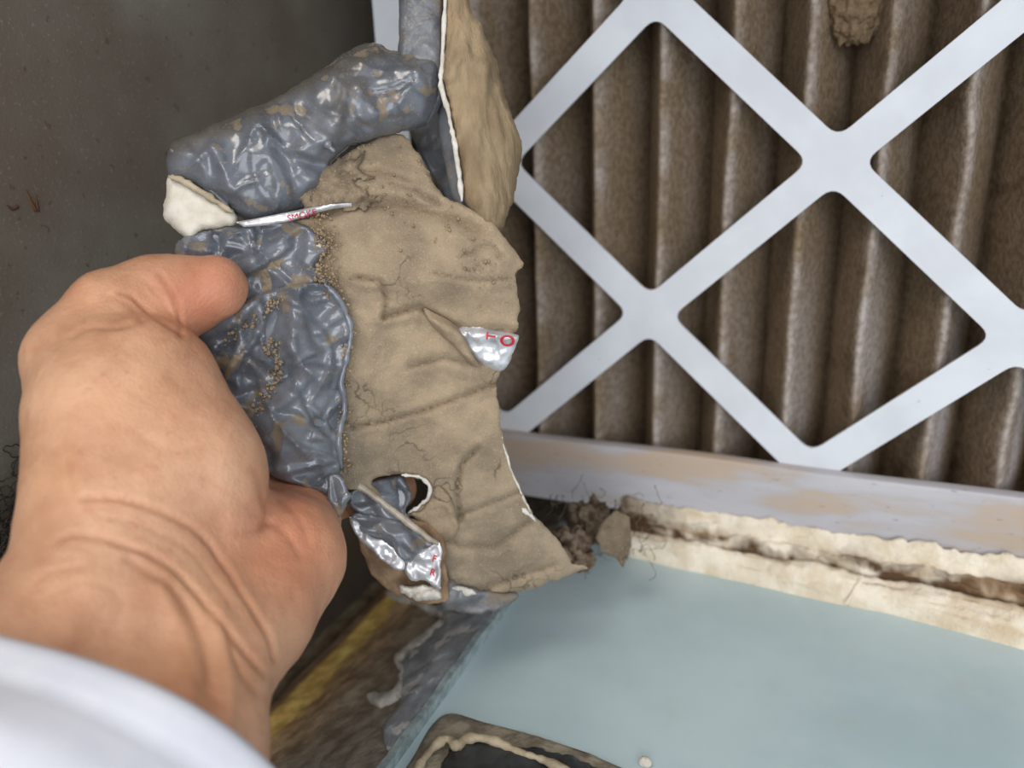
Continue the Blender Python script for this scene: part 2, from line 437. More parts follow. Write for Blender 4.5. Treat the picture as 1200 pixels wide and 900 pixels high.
on_ledge('tape_remnant', [(500, 712), (540, 702), (590, 700), (596, 712), (570, 748), (535, 795), (500, 842), (478, 872), (455, 880), (452, 850), (470, 826), (466, 800), (474, 778), (492, 756), (520, 730), (505, 722)], M['remnant'], .0008, .0012)
def ribbon(px, w):
    pp = spline(px, 6, False); t = np.gradient(pp, axis=0); t /= np.linalg.norm(t, axis=1)[:, None]; nn = np.stack([-t[:, 1], t[:, 0]], 1)
    e1 = np.interp(np.linspace(0, 1, len(pp)), [0, .06, .94, 1], [.25, 1, 1, .25])
    a = w*e1*(.55+.45*noise(pp, .09, 7)+.25*noise(pp, .3, 9)); b = w*e1*(.55+.45*noise(pp, .09, 17)+.25*noise(pp, .3, 19))
    return np.concatenate([pp+nn*np.maximum(a, .8)[:, None], (pp-nn*np.maximum(b, .8)[:, None])[::-1]])[::3]
on_ledge('torn_white_edge', ribbon([(455, 697), (490, 705), (515, 722), (523, 728), (505, 743), (486, 758), (474, 770), (470, 779), (474, 790), (470, 806), (461, 817), (448, 822), (431, 819)], 7.5), M['white'], .0016, .0010, 3, 1.2, R=4)
on_ledge('torn_white_edge', ribbon([(520, 728), (540, 720), (560, 722)], 7), M['white'], .0018, .0008, 3, 1.2, R=4)

# filter rail
rl = thing('filter_rail', 'worn grey painted metal rail holding the bottom of the filter', 'rail', (0.1, -0.002, -0.086))
prof = [(-.0045, -.0862), (-.0045, -.0590), (-.0040, -.0576), (-.0028, -.0570), (.0002, -.0570), (.0002, -.0588), (-.0020, -.0600), (-.0026, -.0862)]
V = []; xs = np.linspace(-.149, .36, 60)
for x in xs:
    for (y, z) in prof: V.append((x, y+.0003*math.sin(x*70), z+.0003*math.sin(x*43+1)))
mesh('rail_channel', V, grid_faces(60, 8, wrap_v=True)+[tuple(range(8)), tuple(range(472, 480))], M['rail'], rl, sharp=35)
mesh('rail_lower_flange', *box(-.149, .36, -.0026, .03, -.0875, -.0862), M['dark'], rl, smooth=False)

# torn cream insulation strip between rail and panel
ins = thing('insulation_strip', 'torn cream duct board strip with brown dirt between the rail and the teal panel', 'insulation', (0.1, -0.02, PZ))
nu, nv = 330, 44
xs = np.linspace(-.012, .30, nu); s_ = np.linspace(0, 1, nv)
gx, gs = np.meshgrid(xs, s_, indexing='ij'); x_, s_ = gx.ravel(), gs.ravel()
q = np.stack([x_, s_*.03, 0*x_], 1)
yo = np.interp(x_, [-.012, -.004, .05, .1, .14, .3], [-.004, -.0105, -.0155, -.020, -.0265, -.038])
yo = yo+.0016*fbm(q*np.array([1, 0, 0]), 28, 5, 31)
yi = -.0048
jag = (.0020+.0022*np.abs(fbm(q*np.array([1, 0, 0]), 170, 4, 40)))
# profile: upper ragged lip, dirty groove, thick lower layer curving down on to the panel
ky = np.interp(s_, [0, .12, .25, .40, .50, .58, .66, .80, .93, 1], [0, .12, .26, .36, .44, .50, .64, .86, .97, 1.0])
kz = np.interp(s_, [0, .06, .2, .28, .40, .5, .56, .61, .75, .9, 1], [-.0832, -.0826, -.0864, -.0893, -.0902, -.0925, -.0948, -.0932, -.0952, -.0995, -.1052])
lay = .0026*fbm(q*np.array([.22, 1.5, 1]), 190, 4, 33)+.0008*fbm(q, 420, 3, 7)
kz = kz+lay*sstep(1.0, .9, s_)+jag*np.exp(-((s_-.05)/.07)**2)
up_ = sstep(.62, .5, s_); kz = kz+up_*(.0011*fbm(q, 330, 4, 71)+.0010*np.maximum(0, fbm(q*np.array([.6, 1, 1]), 150, 3, 73)))
V = np.stack([x_, yi+(yo-yi)*ky-.0016*fbm(q*np.array([.25, 1.3, 1]), 260, 4, 61)*sstep(1, .85, s_), kz], 1)
base = cl(244, 236, 222)
dirt = np.exp(-((s_-.41+.07*noise(q*np.array([1, 0, 0]), 60, 2))/.13)**2)*(.80+.8*fbm(q*np.array([.6, 1, 1]), 120, 3, 9))+.9*np.exp(-((s_-.565+.02*noise(q*np.array([1, 0, 0]), 45, 3))/.055)**2)
dirt = dirt+.55*sstep(.15, .6, fbm(q*np.array([.7, 1.6, 1]), 90, 4, 44))*sstep(.66, .55, s_)+sstep(.03, -.006, x_)*.7*sstep(.9, .5, s_)
streak = .35*sstep(.1, .5, fbm(q*np.array([.25, 2, 1]), 150, 3, 51))
dirt = dirt*(.75+.9*np.clip(fbm(q, 260, 4, 81)+.25, 0, 1))-.35*up_*sstep(.1, .5, fbm(q, 200, 3, 83))
dirt = np.clip(dirt, 0, 1)[:, None]
c = base*(1-dirt)+cl(92, 70, 52)*dirt
c = c*(1-streak[:, None])+cl(206, 176, 140)*streak[:, None]
mesh('torn_board', V, grid_faces(nu, nv), M['cream'], ins, color=c)
for k, (x0, x1, sy_) in enumerate([(.083, .088, 5)]):
    yb = np.interp((x0+x1)/2, [.05, .1, .14], [-.0155, -.020, -.0265])
    pts = [(x1, yb+.007, -.0955), (x1-.001, yb+.004, -.0965), (x0+.002, yb+.0005, -.0995), (x0, yb-.0015, -.1035)]
    tube('torn_flake', spline(pts, 5, False), np.linspace(.0014, .0005, 16), M['cream'], ins, 8, color=np.tile(base, (16*8, 1)))

# ------------------------------------------------------------------ the pleated filter
HA, HB = .065, .065*.91074                      # half width and half height of a diamond opening's grid
flt = thing('air_filter', 'dusty pleated air filter behind a white diamond lattice', 'filter', (0.05, 0.02, -.083))
x0, x1, z0, z1 = -.1165, .34, -.083, .27
outline = resample([(x0, z0), (x1, z0), (x1, z1), (x0, z1)], .02)
SW = .0122/2
holes = []
def clip_poly(poly, lim, axis, sign):
    out = []
    for a, b in zip(poly, poly[1:]+poly[:1]):
        ia, ib = sign*(a[axis]-lim) <= 0, sign*(b[axis]-lim) <= 0
        if ia: out.append(a)
        if ia != ib:
            t = (lim-a[axis])/(b[axis]-a[axis]); out.append((a[0]+t*(b[0]-a[0]), a[1]+t*(b[1]-a[1])))
    return out
def round_poly(poly, r):
    out = []; n = len(poly)
    for i in range(n):
        a, b, c = (np.array(poly[i-1]), np.array(poly[i]), np.array(poly[(i+1) % n]))
        u, v = a-b, c-b; lu, lv = np.linalg.norm(u), np.linalg.norm(v); u /= lu; v /= lv
        d = min(r, lu*.45, lv*.45); p, q2 = b+u*d, b+v*d
        for t in np.linspace(0, 1, 6): out.append((1-t)**2*p+2*t*(1-t)*b+t*t*q2)
    return np.array(out)
off = SW*math.hypot(HA, HB)/(HA*HB)             # strap half width as a fraction of the diamond
for i in range(-3, 8):
    for j in range(-3, 7):
        if (i+j) % 2 == 0: continue
        cx, cz = i*HA, j*HB; k = 1-off
        poly = [(cx-HA*k, cz), (cx, cz-HB*k), (cx+HA*k, cz), (cx, cz+HB*k)]
        for lim, ax, sg in ((x0+.0125, 0, -1), (x1-.022, 0, 1), (z0+.0212, 1, -1), (z1-.02, 1, 1)):
            poly = clip_poly(poly, lim, ax, sg)
            if not poly: break
        if len(poly) < 3: continue
        A = .5*abs(sum(p[0]*q2[1]-q2[0]*p[1] for p, q2 in zip(poly, poly[1:]+poly[:1])))
        if A < 2e-5: continue
        holes.append(round_poly(poly, .0052))
P, T, D = triangulate(outline*1000, 30, [h*1000 for h in holes]); P = P/1000
n = len(P)
V, Fc = slab(P, T, np.stack([P[:, 0], np.zeros(n), P[:, 1]], 1), np.stack([P[:, 0], np.full(n, .0011), P[:, 1]], 1))
mesh('diamond_lattice', V, Fc, M['cardboard'], flt, smooth=False)
for (a, b, c, d) in ((x0, x0+.002, z0, z1), (x1-.002, x1, z0, z1)):
    mesh('frame_side', *box(a, b, .0011, .045, c, d), M['cardboard'], flt, smooth=False)
mesh('frame_bottom', *box(x0+.002, x1-.002, .0011, .045, z0, z0+.002), M['cardboard'], flt, smooth=False)
mesh('frame_top', *box(x0+.002, x1-.002, .0011, .045, z1-.002, z1), M['cardboard'], flt, smooth=False)
PIT = .0258
for k in range(-4, 13):
    nu, nv = 37, 150
    s = np.linspace(-1, 1, nu); zz = np.linspace(z0+.003, z1-.003, nv)
    gs, gz = np.meshgrid(s, zz, indexing='ij'); s_, z_ = gs.ravel(), gz.ravel()
    xc = .0018+k*PIT
    rough = .25+.75*sstep(0, 5, k)               # the pleats to the right are more ragged and caked
    q = np.stack([s_*.013+xc*3, z_, 0*z_+k*3.7], 1); qz = np.stack([0*z_+k*5.1, z_, 0*z_], 1)
    a = np.abs(s_)
    xw = (.0016*noise(qz, 22, k+50)+.0007*noise(qz, 75, k+80))*rough*(1-a)
    prof_x = np.sign(s_)*(.0006*0+ (PIT/2)*np.interp(a, [0, .12, .3, .7, 1], [0, .17, .38, .78, 1]))
    prof_y = np.interp(a, [0, .05, .12, .3, .7, .9, 1], [0, .0006, .0032, .0110, .0260, .0320, .034])
    bulge = .0014*noise(q, 70, 200+k)*rough*np.sin(math.pi*a)+.0006*fbm(q, 300, 3, 300+k)*rough*(1-.5*a)
    x_ = xc+prof_x+xw; y_ = .0036+.0006*(1+noise(qz, 30, k+9))+prof_y-bulge
    V = np.stack([x_, y_, z_], 1)
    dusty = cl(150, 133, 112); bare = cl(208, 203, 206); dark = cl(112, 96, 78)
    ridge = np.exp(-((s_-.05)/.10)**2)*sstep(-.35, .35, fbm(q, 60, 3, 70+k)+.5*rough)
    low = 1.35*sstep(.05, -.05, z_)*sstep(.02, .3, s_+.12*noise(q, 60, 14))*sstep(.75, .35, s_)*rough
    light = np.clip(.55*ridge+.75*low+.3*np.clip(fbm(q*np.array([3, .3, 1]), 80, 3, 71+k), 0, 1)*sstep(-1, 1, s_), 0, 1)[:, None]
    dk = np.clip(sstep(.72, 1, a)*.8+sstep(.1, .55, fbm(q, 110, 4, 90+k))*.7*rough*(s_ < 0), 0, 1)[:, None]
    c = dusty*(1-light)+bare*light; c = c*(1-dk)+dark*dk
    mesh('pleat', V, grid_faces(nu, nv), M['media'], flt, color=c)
# matted dust bridging two pleats near the top
def blob(name, centre, size, mt, parent=None, nz_=.35, scale=150, seed=0, sub=4, color=None):
    bm = bmesh.new(); bmesh.ops.create_icosphere(bm, subdivisions=sub, radius=1)
    V = np.array([v.co[:] for v in bm.verts]); Fc = [[v.index for v in f.verts] for f in bm.faces]; bm.free()
    size = np.array(size); W = V*size
    r = 1+nz_*fbm(W+np.array(centre)*1.3, scale, 4, seed)*1.6
    W = W*r[:, None]+np.array(centre)
    return mesh(name, W, Fc, mt, parent, color=None if color is None else np.tile(color, (len(W), 1)))
blob('matted_dust', (.0665, .0175, .1165), (.0112, .0080, .019), M['media'], flt, .13, 520, 5, 5, cl(138, 119, 97))

# ------------------------------------------------------------------ hand: one continuous surface from a smooth-blended volume
def camspace(px, py, d): return np.array([(px-600)/F*d, -(py-450)/F*d, d])*1000      # mm, camera axes
def cone(P, a, b, ra, rb):
    ab = b-a; L2 = ab@ab
    t = np.clip(((P-a)@ab)/L2, 0, 1)
    return np.linalg.norm(P-a-t[..., None]*ab, axis=-1)-(ra+(rb-ra)*t)
def smin(a, b, k):
    h = np.clip(.5+.5*(b-a)/k, 0, 1); return b*(1-h)+a*h-k*h*(1-h)
def surface_nets(f, lo, h):
    s = f < 0; nx, ny, nz = f.shape
    offs = [(i, j, k) for i in (0, 1) for j in (0, 1) for k in (0, 1)]
    sl = lambda o: tuple(slice(o[d], (nx, ny, nz)[d]-1+o[d]) for d in range(3))
    tot = np.zeros((nx-1, ny-1, nz-1), np.int8)
    for a in offs: tot += s[sl(a)]
    act = (tot > 0) & (tot < 8); cells = np.argwhere(act)
    cnt = np.zeros(len(cells)); acc = np.zeros((len(cells), 3))
    for a in offs:
        for d in range(3):
            if a[d]: continue
            b = list(a); b[d] = 1
            fa = f[tuple((cells+a).T)]; fb = f[tuple((cells+b).T)]; cr = (fa < 0) != (fb < 0)
            t = np.where(cr, fa/np.where(cr, fa-fb, 1), 0)
            p = np.tile(np.array(a, float), (len(cells), 1)); p[:, d] += t
            acc += np.where(cr[:, None], p, 0); cnt += cr
    idx = -np.ones(act.shape, int); idx[act] = np.arange(len(cells))
    V = lo+(acc/cnt[:, None]+cells)*h
    Fc = []
    for d in range(3):
        e1, e2 = [(1, 2), (2, 0), (0, 1)][d]
        A = [slice(1, n-1) for n in (nx, ny, nz)]; B = list(A)
        A[d] = slice(0, (nx, ny, nz)[d]-1); B[d] = slice(1, (nx, ny, nz)[d])
        sa, sb = s[tuple(A)], s[tuple(B)]
        pos = np.argwhere(sa != sb)+np.array([0 if q_ == d else 1 for q_ in range(3)])
        flip = sa[sa != sb]
        u = np.zeros(3, int); u[e1] = 1; v = np.zeros(3, int); v[e2] = 1
        c = [idx[tuple((pos-u-v).T)], idx[tuple((pos-v).T)], idx[tuple(pos.T)], idx[tuple((pos-u).T)]]
        qd = np.stack(c, 1); qd[~flip] = qd[~flip][:, ::-1]
        Fc.append(qd)
    return V, np.concatenate(Fc)

PALM = [  # px, py, depth, radius mm  ->  px, py, depth, radius mm
    ((-140, 960, .148, 23), (-5, 838, .168, 21)), ((-5, 838, .168, 21), (122, 706, .188, 19.5)),
    ((130, 1050, .150, 22), (185, 900, .168, 19.5)), ((185, 900, .168, 19.5), (224, 772, .187, 17.5)),
    ((30, 960, .160, 24), (165, 735, .190, 20)),
    ((165, 735, .190, 19), (170, 640, .203, 21)),                        # palm root
    ((136, 500, .208, 19.5), (143, 585, .200, 19.5)),                    # thumb metacarpal side
    ((160, 462, .214, 20.5), (212, 560, .207, 19)),                      # thenar mound
    ((212, 560, .207, 19), (235, 640, .205, 15)),
    ((122, 706, .188, 19), (143, 585, .200, 20)),
    ((296, 735, .203, 12.5), (332, 655, .222, 14.5)), ((332, 655, .222, 14.5), (352, 610, .246, 11.5)),   # hypothenar mound
    ((224, 772, .188, 17), (300, 710, .206, 13)),
    ((235, 640, .215, 16), (315, 655, .222, 14)),
    ((150, 560, .222, 16), (250, 450, .262, 11)), ((190, 600, .222, 16), (282, 495, .265, 11)),
    ((230, 640, .225, 16), (314, 540, .268, 11)), ((300, 650, .228, 14), (350, 590, .266, 10.5)),
    ((250, 450, .262, 11), (350, 590, .266, 10.5)),
]
THUMB = [((136, 500, .208, 19), (99, 424, .216, 14.0)), ((99, 424, .216, 14.0), (135, 372, .222, 12.2)), ((135, 372, .222, 12.2), (182, 347, .2265, 10.4)),
         ((182, 347, .2265, 10.2), (215, 347, .228, 10.3)), ((215, 347, .228, 10.3), (252, 337, .2285, 8.6))]
FING = [[(250, 440, .262, 10.5), (390, 402, .277, 9), (470, 396, .276, 8), (528, 402, .272, 6.8)],
        [(282, 492, .266, 10.5), (425, 460, .283, 9), (510, 455, .283, 8), (556, 458, .279, 7)],
        [(314, 540, .270, 10.5), (440, 515, .288, 8.8), (510, 515, .290, 7.8), (548, 520, .288, 6.8)],
        [(350, 590, .268, 9.5), (420, 572, .279, 7.8), (452, 572, .283, 7), (466, 574, .284, 6.4)]]
def hand_sdf(P):
    d = None
    for a, b in PALM:
        e = cone(P, camspace(*a[:3]), camspace(*b[:3]), a[3], b[3]); d = e if d is None else smin(d, e, 7)
    t = None
    for a, b in THUMB:
        e = cone(P, camspace(*a[:3]), camspace(*b[:3]), a[3], b[3]); t = e if t is None else smin(t, e, 3)
    d = smin(d, t, 5)
    g = None
    for ch in FING:
        f_ = None
        for a, b in zip(ch[:-1], ch[1:]):
            e = cone(P, camspace(*a[:3]), camspace(*b[:3]), a[3], b[3]); f_ = e if f_ is None else smin(f_, e, 2)
        g = f_ if g is None else np.minimum(g, f_)
    return smin(d, g, 4)
hx = .8
lo = np.array([-150., -95., 118.]); hi = np.array([5., 55., 304.])
NB = 12
dims = (np.ceil((hi-lo)/hx/NB).astype(int))*NB
bc = np.stack(np.meshgrid(*[np.arange(dims[i]//NB) for i in range(3)], indexing='ij'), -1).reshape(-1, 3)
cd_ = hand_sdf(lo+(bc*NB+(NB-1)/2)*hx)
near = np.abs(cd_) < NB*hx*.87+9
fld = np.repeat(np.repeat(np.repeat(cd_.reshape(dims//NB), NB, 0), NB, 1), NB, 2)
og = np.stack(np.meshgrid(*[np.arange(NB)]*3, indexing='ij'), -1)
nb_ = bc[near]
for i0 in range(0, len(nb_), 60):
    bb = nb_[i0:i0+60]; pts = lo+((bb*NB)[:, None, None, None, :]+og)*hx
    val = hand_sdf(pts)
    for k_, b_ in enumerate(bb): fld[b_[0]*NB:(b_[0]+1)*NB, b_[1]*NB:(b_[1]+1)*NB, b_[2]*NB:(b_[2]+1)*NB] = val[k_]
HV, HF = surface_nets(fld.astype(float), lo, hx)
# normals from the volume's gradient
e = .8
HN = np.stack([hand_sdf(HV+np.eye(3)[i]*e)-hand_sdf(HV-np.eye(3)[i]*e) for i in range(3)], 1)
HN /= np.linalg.norm(HN, axis=1)[:, None]+1e-9
hpx = 600+F*HV[:, 0]/HV[:, 2]; hpy = 450-F*HV[:, 1]/HV[:, 2]; Q = np.stack([hpx, hpy], 1)
facing = sstep(.05, .4, -(HN*HV/np.linalg.norm(HV, axis=1)[:, None]).sum(1))
CREASE = [  # polyline, width px, depth mm
    ([(100, 584), (130, 583), (160, 590), (200, 606), (235, 628), (262, 662), (285, 700), (312, 740), (322, 772)], 3.2, 1.1),
    ([(72, 632), (95, 627), (140, 637), (190, 658), (225, 690), (250, 722), (285, 762), (308, 790)], 3.6, 1.0),
    ([(115, 604), (170, 618), (215, 640), (250, 680), (270, 712)], 2.4, .35),
    ([(150, 655), (200, 690), (228, 730), (242, 775), (244, 800)], 6, .7), ([(265, 740), (276, 780), (300, 812)], 5, .6), ([(205, 740), (220, 790), (260, 830)], 6, .4),
    ([(60, 700), (100, 684), (135, 694), (142, 716), (125, 742)], 4, .35), ([(40, 690), (60, 672), (95, 664)], 4, .3),
    ([(213, 393), (211, 375), (206, 356), (196, 336), (188, 322)], 2.4, .9), ([(213, 391), (196, 380), (175, 366), (155, 348), (140, 344)], 3.2, .9),
    ([(203, 372), (190, 352), (178, 338)], 2.2, .4),
    ([(168, 376), (152, 358), (130, 348)], 3, .45), ([(175, 372), (140, 384), (105, 384), (85, 396)], 3.6, .45), ([(120, 345), (135, 330), (150, 322)], 3, .3),
    ([(299, 552), (308, 585), (314, 606), (308, 620)], 4.6, .6), ([(316, 612), (300, 622), (280, 625)], 4, .4), ([(240, 560), (285, 590), (312, 612)], 5, .3), ([(316, 612), (336, 626), (352, 650)], 4, .35),
    ([(330, 585), (352, 610), (362, 640)], 4, .3), ([(80, 540), (85, 575), (110, 600)], 5, .3), ([(170, 330), (190, 342)], 3, .3), ([(150, 500), (200, 530), (250, 520)], 5, .18), ([(170, 470), (210, 440), (240, 450)], 5, .2)]
dsp = np.zeros(len(HV))
for ln, wd, dp in CREASE:
    dd = polydist(Q, spline(ln, 4, False), 70)
    dsp += (-dp*np.exp(-(dd/wd)**2)+.16*dp*np.exp(-((dd-2.6*wd)/(1.8*wd))**2))*(.72+.55*noise(HV, .09, 61))
# tendons of the wrist
for ln, wd, dp in [([(190, 690), (215, 760), (225, 860)], 13, 1.0), ([(255, 720), (268, 790), (262, 880)], 12, .9), ([(110, 690), (70, 760)], 22, .6), ([(170, 700), (140, 800)], 16, .5)]:
    dsp += dp*np.exp(-(polydist(Q, spline(ln, 4, False), 70)/wd)**2)
dsp *= facing
dsp += .42*fbm(HV, .13, 4, 3)+.12*crumple(HV, .22, 6)*facing
HV2 = HV+HN*dsp[:, None]
HW = CAM+(HV2[:, :1]*RT+HV2[:, 1:2]*UP+HV2[:, 2:3]*FW)/1000
# skin tint: redder thumb tip and heel of the hand, paler thumb base
c = np.ones((len(HV), 3))
def tint(px, py, r, col, amt):
    global c
    k = (amt*np.exp(-(np.hypot(Q[:, 0]-px, Q[:, 1]-py)/r)**2))[:, None]; c = c*(1-k)+c*np.array(col)*k
tint(245, 345, 50, (.92, .64, .60), 1.0); tint(180, 350, 40, (.95, .84, .80), .8)
tint(350, 650, 75, (1.0, .83, .80), 1.0); tint(300, 640, 45, (.95, .80, .76), .7); tint(345, 580, 40, (.82, .66, .62), .9)
tint(140, 470, 95, (1.03, 1.0, .94), 1.0); tint(230, 470, 50, (.96, .90, .90), .8); tint(250, 740, 90, (.92, .87, .82), .9); tint(70, 560, 50, (.93, .86, .78), .8)
tint(100, 340, 50, (.94, .82, .76), .8); tint(200, 820, 110, (.90, .82, .76), .9); tint(60, 720, 60, (.95, .86, .80), .8)
c = c*(1+np.array([.05, .10, .12])*fbm(HV, .05, 3, 41)[:, None]+np.array([.03, .06, .07])*fbm(HV, .3, 3, 43)[:, None])
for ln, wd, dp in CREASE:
    k = (np.clip(dp*.55, 0, .6)*np.exp(-(polydist(Q, spline(ln, 4, False), 70)/(wd*.7))**2))[:, None]; c = c*(1-k)+c*np.array([.72, .56, .50])*k  # creases darkened in the colour: painted shading as well as dirt
dirt = (.45*sstep(.1, .5, fbm(HV, .25, 4, 77))*np.exp(-(polydist(Q, [(212, 392), (196, 340), (150, 345)])/22)**2)+.5*np.exp(-(np.hypot(Q[:, 0]-287, Q[:, 1]-318)/14)**2))[:, None]
c = c*(1-dirt)+np.array([.52, .50, .48])*dirt
hb = HW.min(0)
person = thing('person', 'left hand in a white sleeve gripping the torn insulation, thumb in front', 'person', tuple(at(60, 860, .17)))
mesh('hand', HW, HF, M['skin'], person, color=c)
# thumbnail on the upper far side of the thumb tip
T0, T1 = at(222, 347, .2285), at(262, 334, .2285)
axd = (T1-T0)/np.linalg.norm(T1-T0); upn = UP*.70+FW*.65; upn = upn-axd*(upn@axd); upn /= np.linalg.norm(upn); sd = np.cross(axd, upn)
V = []
for i in range(9):
    for j in range(9):
        u_, v_ = i/8, (j/8-.5)*2
        ang = v_*.75; rr = .0090-.0022*u_
        V.append(T0+axd*(.0015+.0115*u_*(1-.12*v_*v_))+(upn*math.cos(ang)+sd*math.sin(ang))*(rr+.0003))
mesh('thumbnail', V, grid_faces(9, 9), M['nail'], person)
# sleeve: loose cotton cuff round the forearm
C0, C1 = at(92, 893, .164), at(-150, 1210, .122)
ax_ = (C1-C0)/np.linalg.norm(C1-C0)
wdir = at(320, 905, .168)-at(-20, 735, .168); wdir -= ax_*(wdir@ax_); wdir /= np.linalg.norm(wdir)
ndir = np.cross(ax_, wdir); ndir = ndir if ndir@FW < 0 else -ndir
nr, na = 46, 96; V = []
for layer in (0, 1):
    for i in range(nr):
        ii = i if layer == 0 else nr-1-i
        t = ii/(nr-1)
        for j in range(na):
            th = 2*math.pi*j/na; ct, st = math.cos(th), math.sin(th)
            fold = .0016*math.sin(3*th+5*t)+.0012*math.sin(5*th-9*t+1)+.0010*math.sin(26*t+2*math.sin(th))
            fold *= min(1, .35+t*2)
            hem = .0006*math.exp(-((t-.11)/.012)**2)
            a = .0475+.006*t+fold-hem; b = .0300+.006*t+fold-hem
            if layer: a -= .0013; b -= .0013
            lip = -.0009 if (ii == 0) else 0
            cc = C0+ax_*(t*.085+.0035*st*0)+ax_*(-.002*math.sin(th*2))
            V.append(cc+wdir*(a+lip)*ct+ndir*(b+lip)*st)
mesh('sleeve', V, grid_faces(2*nr, na, wrap_u=True, wrap_v=True), M['sleeve'], person)

# ------------------------------------------------------------------ the torn piece held in the hand
piece = thing('torn_insulation', 'torn dust-caked insulation jacket with grey duct tape held in the hand', 'insulation', tuple(at(430, 450, .25)))
BUMPS = [(520, 318, 95, 42, -.0042), (440, 300, 60, 40, -.0018), (470, 205, 45, 28, -.0030), (420, 225, 40, 14, -.0012), (470, 430, 70, 40, -.0016), (540, 500, 60, 30, -.0020),
         (610, 310, 16, 60, .0030), (560, 590, 50, 40, -.0024), (620, 650, 50, 24, -.0024), (450, 520, 55, 22, -.0012), (300, 300, 40, 22, -.0020), (340, 400, 45, 40, -.0034), (345, 500, 40, 40, -.0030), (545, 360, 45, 14, .0016)]
GROOVES = [([(372, 252), (420, 240), (470, 240), (520, 252), (560, 270)], 6, .0016), ([(412, 500), (450, 494), (500, 480), (540, 465), (585, 448)], 3, .0012),
           ([(416, 325), (445, 330), (453, 352), (450, 372)], 3, .0012), ([(450, 372), (490, 360), (540, 384), (604, 388)], 3.5, .0015), ([(540, 610), (534, 575), (540, 545), (560, 525)], 3, .0014),
           ([(535, 605), (570, 592), (600, 580), (625, 570)], 3, .0010), ([(590, 300), (575, 285), (560, 290), (540, 300)], 3, .0008), ([(520, 632), (545, 640), (580, 640), (620, 612)], 5, .0010),
           ([(525, 690), (570, 690), (615, 672), (650, 662)], 4, .0012), ([(480, 430), (520, 420), (560, 428)], 4, .0008), ([(460, 215), (490, 225), (515, 240)], 4, .0012), ([(400, 205), (440, 200), (480, 212)], 4, .0012), ([(510, 320), (560, 330), (600, 326)], 3, .0006)]
def Dmain(P):
    x, y = P[:, 0], P[:, 1]
    w_ = .08+.92*sstep(330, 500, x)
    d = .2395+np.maximum(0, y-330)*1.0e-4*w_+(x-330)*2.5e-5+np.maximum(0, 250-y)*7e-5
    for cx, cy_, sx, sy_, a in BUMPS: d = d+a*np.exp(-((x-cx)/sx)**2-((y-cy_)/sy_)**2)
    for ln, wd, dp in GROOVES:
        dd = polydist(P, ln, 60); d = d+dp*np.exp(-(dd/wd)**2)-.4*dp*np.exp(-((dd-2.4*wd)/(1.6*wd))**2)
    return d+.0013*fbm(P, .018, 3, 5)
def dustwr(P): return -.0010*(crumple(P, .022, 8)-.5)-.00035*fbm(P, .12, 3, 9)
def dustcol(P, D):
    k = fbm(P, .02, 4, 15)[:, None]; c = np.ones((len(P), 3))*(1+.14*k)
    lo_ = sstep(440, 640, P[:, 1])[:, None]; c = c*(1-lo_*np.array([.10, .07, .03]))
    gr = (np.clip(np.exp(-(polydist(P, [(402, 500), (412, 520), (420, 545), (405, 565)])/18)**2)*(1+.8*fbm(P, .08, 3, 31)), 0, 1)*.85)[:, None]
    c = c*(1-gr)+np.array([.62, .66, .72])*gr
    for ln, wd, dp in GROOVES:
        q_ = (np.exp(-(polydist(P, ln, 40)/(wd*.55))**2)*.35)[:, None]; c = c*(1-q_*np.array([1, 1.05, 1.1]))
    return c
MAIN = [(225, 300), (280, 272), (340, 262), (372, 250), (356, 236), (365, 212), (395, 188), (430, 166), (466, 156), (486, 174), (501, 200), (520, 230), (548, 243), (578, 262), (594, 282), (613, 309), (605, 322), (608, 352), (606, 386), (598, 396),
        (600, 420), (588, 436), (582, 450), (584, 476), (590, 512), (600, 548), (613, 578), (626, 604), (646, 624), (660, 641), (671, 660), (690, 664), (672, 673), (640, 684), (604, 695), (575, 694), (545, 690), (527, 678),
        (516, 660), (516, 634), (500, 618), (488, 606), (470, 606), (452, 596), (430, 575), (405, 572), (385, 565), (330, 540), (290, 505), (262, 468), (238, 425), (225, 390), (218, 340)]
HOLE = [(436, 563), (466, 556), (492, 559), (504, 570), (500, 586), (486, 596), (472, 602), (455, 590)]
sheet('dusty_jacket', MAIN, Dmain, M['dust'], piece, 3.2, 5, .0006, .0030, dustwr, [HOLE], rough=1.6, color=dustcol)
# rim of torn paper round the hole, flap below it
def off(d): return lambda P: Dmain(P)+d
sheet('torn_flap', [(482, 603), (494, 597), (504, 585), (507, 572), (516, 570), (528, 582), (536, 602), (537, 622), (529, 634), (516, 632), (500, 617)], off(-.0012), M['dust'], piece, 2.6, 5, .0014, .0006, lambda P: -.0010*folds(P, 10, 5, 1.0, (8, 20), (2, 4)), rough=1.4, seed=6)
def curl(name, px, r, mt, dfun, on=None, n=7):
    pp = spline(px, 6, False); pp = pp+np.stack([noise(pp, .18, 23), noise(pp, .18, 24)], 1)*.9
    rr = r*(1+.45*noise(pp, .3, 8)); rr[:2] *= .5; rr[-2:] *= .5
    return tube(name, at(pp[:, 0], pp[:, 1], dfun(pp)), rr, mt, on or piece, n, color=np.ones((len(pp)*n, 3)))
curl('torn_white_rim', [(470, 557), (490, 559), (503, 568), (502, 582), (490, 594), (478, 601)], .0006, M['white'], off(-.0012))
curl('torn_white_rim', [(588, 512), (598, 548), (611, 578), (624, 603)], .00035, M['white'], off(-.0002))
curl('torn_white_rim', [(612, 596), (620, 602), (627, 610)], .0007, M['white'], off(-.0003))
